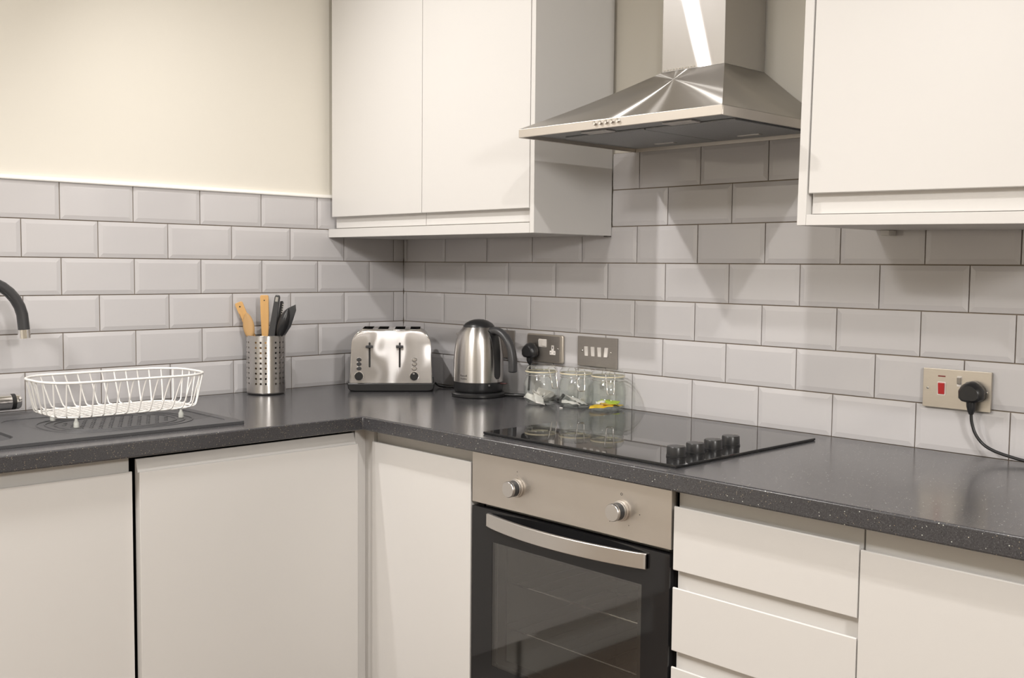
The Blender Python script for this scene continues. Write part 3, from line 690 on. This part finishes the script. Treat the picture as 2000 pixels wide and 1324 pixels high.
# softly convex front plate, built as a grid
b = B(); NU, NV = 40, 16; W_, R_, ZB_, ZT_ = .1238, .045, .0265, .1882
def top_z(x): return ZT_ if abs(x) < W_ - R_ else ZT_ - R_ + math.sqrt(max(0, R_ ** 2 - (abs(x) - W_ + R_) ** 2)) * .999
fy = lambda x, z: -.0010 + .0030 * (x / W_) ** 2 + .0035 * max(0, (z - .150) / .038) ** 2
G, H_ = [], []
for i in range(NU + 1):
    x = W_ * math.sin(PI / 2 * (2 * i / NU - 1)); tz_ = max(top_z(x), ZT_ - R_)
    G.append([b.b.verts.new((x * (1 - .02 * (z - ZB_) / .16), fy(x, z), z)) for z in [ZB_ + (tz_ - ZB_) * k / NV for k in range(NV + 1)]])
    H_.append([b.b.verts.new((v.co.x, .0072, v.co.z)) for v in G[-1]])
for i in range(NU):
    for k in range(NV):
        b.b.faces.new((G[i][k], G[i + 1][k], G[i + 1][k + 1], G[i][k + 1])); b.b.faces.new((H_[i][k], H_[i][k + 1], H_[i + 1][k + 1], H_[i + 1][k]))
    b.b.faces.new((G[i][0], H_[i][0], H_[i + 1][0], G[i + 1][0])); b.b.faces.new((G[i][NV], G[i + 1][NV], H_[i + 1][NV], H_[i][NV]))
for k in range(NV):
    b.b.faces.new((G[0][k], G[0][k + 1], H_[0][k + 1], H_[0][k])); b.b.faces.new((G[NU][k], H_[NU][k], H_[NU][k + 1], G[NU][k + 1]))
front = b.obj('front_plate', 'toaster_front', to, 50)
rimp = [(u, 0.0035, v) for u, v in tprof(.1262, .0265, .1903, .046, .006, 12)]
B().tube(rimp[1:], .0017, 8).tube([rimp[-1], rimp[0]], .0017, 8).obj('front_rim', 'chrome', to, 60)
B().prism([(-.132, .010), (-.126, .003), (-.112, .0006), (.112, .0006), (.126, .003), (.132, .010), (.134, .0262), (-.134, .0262)], lambda u, v, w: (u, w, v), -.006, td + .004).obj('base', 'black', to, 30, bevel=.003)
for sx in slots:
    b = B()
    for q in (-.0163, .0155): b.box(sx + q, sx + q + .0008, .026, td - .020, .075, .1925)
    b.box(sx - .0163, sx + .0163, .0245, .0255, .075, .1925).box(sx - .0163, sx + .0163, td - .0200, td - .019, .075, .1925)
    s_ = b.obj('bread_slot', 'chrome', to)
    B().box(sx - .012, sx + .012, .030, td - .024, .080, .084).obj('bread_carriage', 'tooth', s_)
for sx in (-.0660, .0190 + .0075):
    # lever slots
    sl_ = B().prism(rrect(sx - .0028, sx + .0028, .075, .1525, .0027, 4), lambda u, v, w: (u, w, v), -.0028, .003).obj('lever_slot', 'black_matt', to)
    lv = B().prism(rrect(sx - .0112, sx + .0112, .1365, .1440, .002, 3), lambda u, v, w: (u, w, v), -.021, -.0028).obj('lever', 'grey_plastic', to, 40, bevel=.0012)
for sx in (-.0985, .0715):
    m = Matrix.Translation((sx, 0, .0485)) @ Matrix.Rotation(PI / 2, 4, 'X')
    kn = B().lathe([(.0128, -.005), (.0128, .0125), (.0118, .0140), (0, .0142)], 36, m).obj('browning_dial', 'black', to, 40)
    B().lathe([(.0140, -.0005), (.0140, .0016), (.0129, .0018)], 36, m).obj('dial_ring', 'chrome', kn, 40)
    if sx > 0: B().box(sx - .004, sx + .001, -.0148, -.0141, .0545, .0590).obj('dial_mark', 'tooth', kn)
    for zb_ in (.0715, .0855, .0990):
        bt = B().prism([(sx + .0068 * math.cos(q), zb_ + .0048 * math.sin(q)) for q in [2 * PI * k / 20 for k in range(20)]], lambda u, v, w: (u, w, v), -.0035, .004).obj('push_button', 'plate' if sx > 0 else 'grey_plastic', to, 40, bevel=.0008)
        B().tube([(sx + .0078 * math.cos(q), -.0008, zb_ + .0058 * math.sin(q)) for q in [2 * PI * k / 20 for k in range(20)]], .0009, 6, True).obj('button_ring', 'chrome', bt, 60)
Mw = Matrix.Translation(to.location) @ Matrix.Rotation(TA + PI / 2, 4, 'Z')
cord = smooth_path([(.1375, .10, .016), (.150, .105, .006), (.168, .085, .0045), (.185, .082, .0045), (.200, .100, .0045), (.20, .135, .0045)], 6)
B().tube(cord, .0032, 8).obj('power_cord', 'black', to, 60)

# ------------------------------------------------------------------ kettle and its base
KX, KY = .5165, -.1165
kb = thing('kettle_stand', 'low round black kettle stand with its flex behind', 'kettle stand', (KX, KY, ZT))
B().lathe([(0, .0005), (.078, .0005), (.0805, .003), (.0805, .010), (.077, .0135), (.070, .0148), (0, .0148)], 64).obj('base_plate', 'black', kb, 40)
fl = [(.060, .045, .006), (.085, .062, .0055), (.115, .075, .006), (.150, .083, .0062), (.19, .088, .006), (.245, .0935, .006), (.265, .094, .02)]
B().tube(smooth_path(fl, 5), .0052, 8).obj('flex', 'black', kb, 60)
kt = thing('kettle', 'brushed steel jug kettle with black lid, band and open handle', 'kettle', (KX, KY, ZT + .0152))
kz = -.0152
prof = [(.0700, .0455), (.0752, .0460), (.0755, .060), (.0752, .085), (.0745, .116), (.0725, .140), (.0703, .155), (.0670, .172), (.0630, .184), (.0570, .196), (.0500, .2050), (.0470, .2085), (.0455, .2088)]
B().lathe([(r, z + kz) for r, z in prof], 96, cap=False).obj('kettle_body', 'steel', kt, 35)
B().lathe([(0, .0002), (.070, .0002), (.0728, .003), (.0742, .010), (.0750, .0305)], 96, cap=False).obj('lower_band', 'black', kt, 35)
B().lathe([(r, z + kz) for r, z in [(.0475, .2078), (.0465, .2120), (.0400, .2195), (.0280, .2265), (.0150, .2305), (0, .2318)]], 64, cap=False).obj('lid', 'black', kt, 35)
HA = math.radians(6.0)
hd_ = Vector((math.cos(HA), math.sin(HA), 0))
def hp(r, z): return (hd_ * r + Vector((0, 0, z + kz)))
# black spine on the body and the hooked, open-ended handle
side_v = Vector((-math.sin(HA), math.cos(HA), 0)); b = B(); rows = []
def rad(z):
    for (r0, z0), (r1, z1) in zip(prof[1:], prof[2:]):
        if z0 <= z <= z1: return r0 + (r1 - r0) * (z - z0) / (z1 - z0)
    return .06
for i in range(22):
    z = .056 + (.200 - .056) * i / 21; w = .0125 * min(1, math.sqrt(max(.02, 1 - max(0, (.070 - z) / .015) ** 2))) + .006 * max(0, (z - .10) / .10); r = rad(z)
    rows.append([b.b.verts.new(Vector(((r + .0018) * math.cos(HA + w * q / r), (r + .0018) * math.sin(HA + w * q / r), z + kz))) for q in (-1, -.5, 0, .5, 1)] +
                [b.b.verts.new(Vector(((r - .004) * math.cos(HA + w * q / r), (r - .004) * math.sin(HA + w * q / r), z + kz))) for q in (1, -1)])
for r0, r1 in zip(rows, rows[1:]):
    for k in range(7): b.b.faces.new((r0[k], r0[(k + 1) % 7], r1[(k + 1) % 7], r1[k]))
b.b.faces.new(rows[0]); b.b.faces.new(rows[-1])
b.obj('handle_spine', 'black', kt, 50)
pts = smooth_path([hp(.050, .196), hp(.070, .199), hp(.092, .192), hp(.114, .174), hp(.128, .148), hp(.134, .118), hp(.135, .092), hp(.135, .080)], 5)
nR = len(pts); B().tube(pts, [.0150 - .0010 * math.sin(PI * i / (nR - 1)) if i < nR - 2 else .0145 - .004 * (i - nR + 2) for i in range(nR)], 18, flat=.82, up=side_v).obj('handle', 'grey_plastic', kt, 60)
LA = math.radians(22); m = Matrix.Rotation(LA, 4, 'Z')
B().box(.0735, .094, -.006, .006, .0245, .0285, m).obj('switch_lever', 'lever', kt, bevel=.0015)
B().lathe([(.0030, 0), (.0030, .001), (0, .0013)], 12, Matrix.Rotation(math.radians(-17), 4, 'Z') @ Matrix.Translation((.0748, 0, .0230)) @ Matrix.Rotation(PI / 2, 4, 'Y')).obj('indicator', 'tooth', kt)
m = Matrix.Rotation(math.radians(186), 4, 'Z')
B().prism([(.060, .150), (.0815, .186), (.052, .197)], lambda u, v, w: m @ Vector((u, w, v + kz)), -.016, .016).obj('spout', 'steel', kt, 30, bevel=.004)
LBA = math.radians(-41.9 - 36)
def bend_on(r, za):
    return lambda co: Vector(((r + co.z) * math.cos(LBA + co.x / r), (r + co.z) * math.sin(LBA + co.x / r), za + co.y + kz))
text_mesh('Russell', .0088, 'dark_mark', 'lettering', kt, None, .0003, bend_on(.0757, .0665))
text_mesh('Hobbs', .0088, 'dark_mark', 'lettering', kt, None, .0003, bend_on(.0757, .0575))

# ------------------------------------------------------------------ clip-top jars with sachets
def jar(x, y, rz, label, name='glass_jar'):
    j = thing(name, label, 'jar', (x, y, ZT + .0004), rz, 'clip-top jars beside the hob')
    del j['group']
    s = .98
    outer = [(0, .0015), (.030, .0), (.040, .001), (.0455, .006), (.0500, .020), (.0512, .040), (.0508, .055), (.0485, .067), (.0450, .0765), (.0430, .082), (.0430, .087), (.0455, .088), (.0455, .092)]
    inner = [(.0415, .092), (.0400, .087), (.0400, .082), (.0420, .0765), (.0455, .067), (.0480, .055), (.0484, .040), (.0472, .020), (.0430, .0095), (.038, .006), (0, .0058)]
    B().lathe([(r * s, z) for r, z in outer + inner], 64, cap=False).obj('jar_body', 'jar', j, 35)
    B().tube([(.0445 * math.cos(q), .0445 * math.sin(q), .0938) for q in [2 * PI * i / 48 for i in range(48)]], .0018, 6, True).obj('rubber_seal', 'seal', j, 60)
    B().lathe([(0, .0958), (.0380, .0958), (.0455, .0958), (.0462, .098), (.0455, .1020), (.0420, .1050), (.0400, .1095), (.0360, .1115), (.020, .1105), (0, .1105)], 64, cap=False).obj('lid', 'jar', j, 35)
    b = B()
    b.tube([(.0448 * math.cos(q), .0448 * math.sin(q), .0845) for q in [2 * PI * i / 48 for i in range(48)]], .0010, 6, True)
    for sy in (-.0125, .0125):
        b.tube(smooth_path([(.0455, sy, .0845), (.0505, sy, .080), (.0520, sy * .9, .086), (.0490, sy, .100), (.0440, sy, .1060)], 4), .0012, 6)
    b.tube(smooth_path([(.0440, -.0125, .1060), (.0425, -.008, .1085), (.0425, .008, .1085), (.0440, .0125, .1060)], 4), .0009, 6)
    b.obj('hinge_wire', 'chrome', j, 60)
    b = B(); b.tube(smooth_path([(.0515, -.0105, .086), (.0565, -.0098, .070), (.0595, -.0090, .054), (.0600, -.006, .0505), (.0600, .006, .0505), (.0595, .0090, .054), (.0565, .0098, .070), (.0515, .0105, .086)], 4), .0016, 8)
    b.obj('clasp', 'chrome', j, 60)
    b = B(); b.tube(smooth_path([(-.0455, -.010, .0845), (-.050, -.010, .089), (-.0480, -.010, .101), (-.0440, 0, .1060), (-.0480, .010, .101), (-.050, .010, .089), (-.0455, .010, .0845)], 4), .0009, 6)
    b.obj('back_hinge', 'chrome', j, 60)
    return j
J = [(.7740, -.1080), (.8755, -.0720), (.9830, -.0600)]
jar(*J[0], math.radians(-5), 'open-clasped glass jar with a heap of white sachets, nearest the kettle')
jar(*J[1], math.radians(-33), 'middle clip-top glass jar holding a few white sachets')
jar(*J[2], math.radians(-42), 'clip-top glass jar with yellow and green sachets, nearest the hob corner')
def sachet(x, y, z, rz, tx, ty, w, l, m, label, name='sachet', group=None):
    b = B(); nx, ny = 5, 4; V = []
    for side in (1, -1):
        V.append([[None] * (ny + 1) for _ in range(nx + 1)])
    H = [[random.uniform(-.0022, .0022) for _ in range(ny + 1)] for _ in range(nx + 1)]
    for si, sg in enumerate((1, -1)):
        for i in range(nx + 1):
            for j in range(ny + 1):
                e = min(i, nx - i, j, ny - j); th = .0003 if e == 0 else .0019
                V[si][i][j] = b.b.verts.new(((i / nx - .5) * l, (j / ny - .5) * w, sg * th + H[i][j]))
        for i in range(nx):
            for j in range(ny): b.b.faces.new((V[si][i][j], V[si][i + 1][j], V[si][i + 1][j + 1], V[si][i][j + 1]))
    ring = lambda s_: [V[s_][i][0] for i in range(nx)] + [V[s_][nx][j] for j in range(ny)] + [V[s_][i][ny] for i in range(nx, 0, -1)] + [V[s_][0][j] for j in range(ny, 0, -1)]
    A, C2 = ring(0), ring(1)
    for i in range(len(A)): b.b.faces.new((A[i], A[(i + 1) % len(A)], C2[(i + 1) % len(A)], C2[i]))
    o = b.obj(name, m, None, 20); o.location = (x, y, z); o.rotation_euler = (tx, ty, rz); tag(o, label, 'sachet', group); return o
zj = ZT + .0065
g1 = 'white sachets heaped in the jar by the kettle'
for dx, dy, dz, rz, tx, ty, lb1 in ((-.018, -.014, .010, .5, .45, .35, 'white sachet at the front left of the heap in the jar nearest the kettle'),
        (.014, -.022, .011, -.6, -.35, .5, 'white sachet at the bottom front right of the heap in the jar nearest the kettle'),
        (.020, .010, .013, .2, -.5, -.5, 'white sachet at the right rear of the heap in the jar nearest the kettle'),
        (-.014, -.004, .020, 2.3, .6, .4, 'white sachet leaning at the left top of the heap in the jar nearest the kettle'),
        (.012, .004, .026, .9, -.9, .3, 'topmost white sachet, standing on edge, in the jar nearest the kettle')):
    sachet(J[0][0] + dx, J[0][1] + dy, zj + dz, rz, tx, ty, .028, .048, 'paper', lb1, group=g1)
g2 = 'white sachets lying in the middle jar'
for dx, dy, dz, rz, tx, ty, lb1 in ((-.006, -.014, .0060, .75, .1, .12, 'white sachet lying flat at the front of the middle jar'),
        (.010, .006, .0085, -.1, -.15, .25, 'white sachet lying at the right rear of the middle jar'),
        (-.010, .008, .0130, 1.6, .3, .25, 'white sachet tilted on top of the others in the middle jar')):
    sachet(J[1][0] + dx, J[1][1] + dy, zj + dz, rz, tx, ty, .030, .052, 'paper', lb1, group=g2)
sachet(J[2][0] - .006, J[2][1] - .018, zj + .006, .62, .08, -.10, .040, .066, 'yellow', 'yellow sachet at the front of the jar nearest the hob')
sachet(J[2][0] + .012, J[2][1] + .002, zj + .0100, .95, -.10, .10, .036, .060, 'yellow', 'yellow sachet on the right side of the jar nearest the hob')
sachet(J[2][0] - .004, J[2][1] + .008, zj + .0145, .35, .16, .05, .034, .056, 'green', 'green sachet on top of the yellow ones in a jar')
sachet(J[2][0] - .014, J[2][1] - .012, zj + .0145, 1.0, .30, -.1, .014, .026, 'paper', 'small white sachet lying on the yellow ones in a jar')
b = B(); b.prism([(-.005, -.002), (-.002, -.0035), (.004, -.002), (.0055, .001), (.001, .0035), (-.004, .002)], lambda u, v, w: (u, v, w), 0, .0022)
o = b.obj('paper_scrap', 'paper', None, bevel=.0005); o.location = (.8760, -.1320, ZT + .0003); tag(o, 'tiny white paper scrap on the worktop in front of the middle jar', 'scrap')

# ------------------------------------------------------------------ sockets, switches and plugs (right wall)
def wbox(b, x0, x1, z0, z1, y0, y1): return b.box(x0, x1, y0, y1, z0, z1)
def rocker(parent, x, z, w, h, y, m='white_plastic', tilt=6, name='rocker'):
    mm = Matrix.Translation((x, y, z)) @ Matrix.Rotation(math.radians(tilt), 4, 'X')
    return B().box(-w / 2, w / 2, -.0030, .0015, -h / 2, h / 2, mm).obj(name, m, parent, bevel=.0008)
def screw(parent, x, z, y):
    s = B().lathe([(.0026, 0), (.0026, .0008), (.0018, .0013), (0, .0014)], 16, Matrix.Translation((x, y, z)) @ Matrix.Rotation(PI / 2, 4, 'X')).obj('screw', 'chrome', parent, 40)
    B().box(-.0022, .0022, -.0017, -.0012, -.0003, .0003, Matrix.Translation((x, y, z)) @ Matrix.Rotation(.6, 4, 'Y')).obj('screw_slot', 'black_matt', s)
def tee(z0=0): return [(-.0050, -.0005), (-.0115, -.0005), (-.0115, -.0125), (.0115, -.0125), (.0115, -.0005), (.0050, -.0005), (.0050, .0150), (-.0050, .0150)]
def rr_plate(x0, x1, z0, z1, r, y0, y1): return B().prism(rrect(x0, x1, z0, z1, r, 4), lambda u, v, w: (u, w, v), y0, y1)

p = thing('blank_wall_plate', 'plain steel wall plate half hidden behind the kettle', 'wall plate', (.477, 0, 1.05))
rr_plate(-.0765, .0765, -.0415, .0440, .002, -.0050, -.0002).obj('plate', 'plate', p, bevel=.0006)
screw(p, -.060, 0, -.0051); screw(p, .060, 0, -.0051)

p = thing('double_socket', 'raised dark steel double socket with white switch above the first jar', 'socket', (.6885, 0, 1.0485))
ox_, oz_ = .6885, 1.0485
rr_plate(.6142 - ox_, .7628 - ox_, 1.0072 - oz_, 1.0902 - oz_, .006, -.0100, -.0002).obj('plate', 'plate_light', p, 30, bevel=.0028, seg=3)
rr_plate(.6182 - ox_, .7520 - ox_, 1.0112 - oz_, 1.0862 - oz_, .004, -.0106, -.0098).obj('plate_face', 'plate', p, bevel=.0003)
for sx, tl in ((.6735, 7), (.6900, -7)):
    fr_ = rr_plate(sx - .0081 - ox_, sx + .0081 - ox_, 1.0640 - .0115 - oz_, 1.0640 + .0120 - oz_, .001, -.0112, -.0104).obj('switch_frame', 'white_plastic', p)
    rocker(fr_, sx - ox_, 1.0642 - oz_, .0130, .0180, -.0112, tilt=tl)
for sx in (.6450, .7235):
    t_ = B().prism([(u + sx - ox_, v + 1.0440 - oz_) for u, v in tee()], lambda u, v, w: (u, w, v), -.0114, -.0104).obj('outlet', 'white_plastic', p, bevel=.0004)
    B().box(sx - .0012 - ox_, sx + .0012 - ox_, -.0118, -.0112, 1.0440 + .0055 - oz_, 1.0440 + .0115 - oz_).obj('pin_hole', 'black_matt', t_)
    for q in (-.0072, .0072): B().box(sx + q - .0016 - ox_, sx + q + .0016 - ox_, -.0118, -.0112, 1.0440 - .0080 - oz_, 1.0440 - .0060 - oz_).obj('pin_hole', 'dark_mark', t_)
screw(p, .7440 - ox_, 1.0495 - oz_, -.0107); screw(p, .6240 - ox_, 1.0495 - oz_, -.0107)

p = thing('switch_plate', 'flat steel plate with four white rocker switches above the jars', 'switch', (.893, 0, 1.0505))
rr_plate(-.0735, .0735, -.0420, .0420, .0010, -.0070, -.0002).obj('plate', 'plate', p, bevel=.0006)
for k, tl in enumerate((6, 7, 6, -8)): rocker(p, -.0385 + k * .0248, .0005, .0125, .0270, -.0072, tilt=tl)
screw(p, -.0555, .0005, -.0071); screw(p, .0520, .0005, -.0071)

p = thing('cooker_switch', 'pale steel cooker switch plate with red rocker at the right', 'switch', (1.917, 0, 1.0370))
rr_plate(-.0730, .0730, -.0425, .0415, .0015, -.0080, -.0002).obj('plate', 'plate_light', p, bevel=.0007)
fr_ = rr_plate(-.0408, -.0225, -.0150, .0140, .0015, -.0088, -.0079).obj('switch_frame', 'white_plastic', p)
rocker(fr_, -.0316, -.0004, .0135, .0245, -.0086, 'red', 7)
B().box(-.0400, -.0240, -.0086, -.0079, .0245, .0272).obj('neon_lens', 'red_dark', p)
fr_ = rr_plate(.0015, .0110, .0065, .0290, .001, -.0088, -.0079).obj('switch_frame', 'white_plastic', p)
rocker(fr_, .0062, .0195, .0085, .0150, -.0086, 'plate', 5)
screw(p, -.0620, -.0015, -.0081); screw(p, .0640, -.0015, -.0081)
sx, sz = .036, -.006
t_ = B().prism([(u + sx, v + sz) for u, v in tee()], lambda u, v, w: (u, w, v), -.0088, -.0078).obj('outlet', 'white_plastic', p)

def plug(x, y, z, label, cord_pts, tail=.020):
    pl = thing('power_plug', label, 'plug', (x, y, z))
    out = [(-.0255, -.012), (-.0265, .004), (-.0210, .013), (-.0100, .0215), (.0, .0240), (.0100, .0215), (.0210, .013), (.0265, .004), (.0255, -.012), (.0180, -.0185), (.0090, -.020), (-.0090, -.020), (-.0180, -.0185)]
    b = B(); rings = []
    for yy, s in ((-.0002, .90), (-.006, 1.0), (-.016, 1.0), (-.024, .90), (-.0285, .70)):
        rings.append([b.b.verts.new((u * s, yy, v * s - (.002 if s < 1 else 0))) for u, v in out])
    for r0, r1 in zip(rings, rings[1:]):
        for k in range(len(out)): b.b.faces.new((r0[k], r0[(k + 1) % len(out)], r1[(k + 1) % len(out)], r1[k]))
    b.b.faces.new(rings[0][::-1]); b.b.faces.new(rings[-1])
    b.obj('plug_body', 'black', pl, 35)
    B().tube([(0, -.013, -.016), (0, -.013, -.030), (0, -.0125, -.030 - tail * .6), (0, -.012, -.030 - tail)], [.0105, .0095, .0072, .0048], 14).obj('strain_relief', 'black', pl, 60)
    B().tube(smooth_path([(0, -.012, -.028 - tail)] + cord_pts, 6), .0033, 10).obj('cord', 'black', pl, 60)
    return pl
plug(.6430, -.0120, 1.0395, 'black plug in the raised double socket beside the kettle', [(-.001, -.012, -.075), (-.003, -.012, -.100), (-.004, -.013, -.120)], .010)
plug(1.9560, -.0090, 1.0350, 'black plug with curling cord in the cooker switch plate at the right', [(.002, -.012, -.062), (.010, -.012, -.085), (.026, -.013, -.104), (.050, -.018, -.1150), (.090, -.024, -.1230), (.150, -.034, -.1290), (.24, -.05, -.1318)], .016)
print('built', len(bpy.data.objects), 'objects')
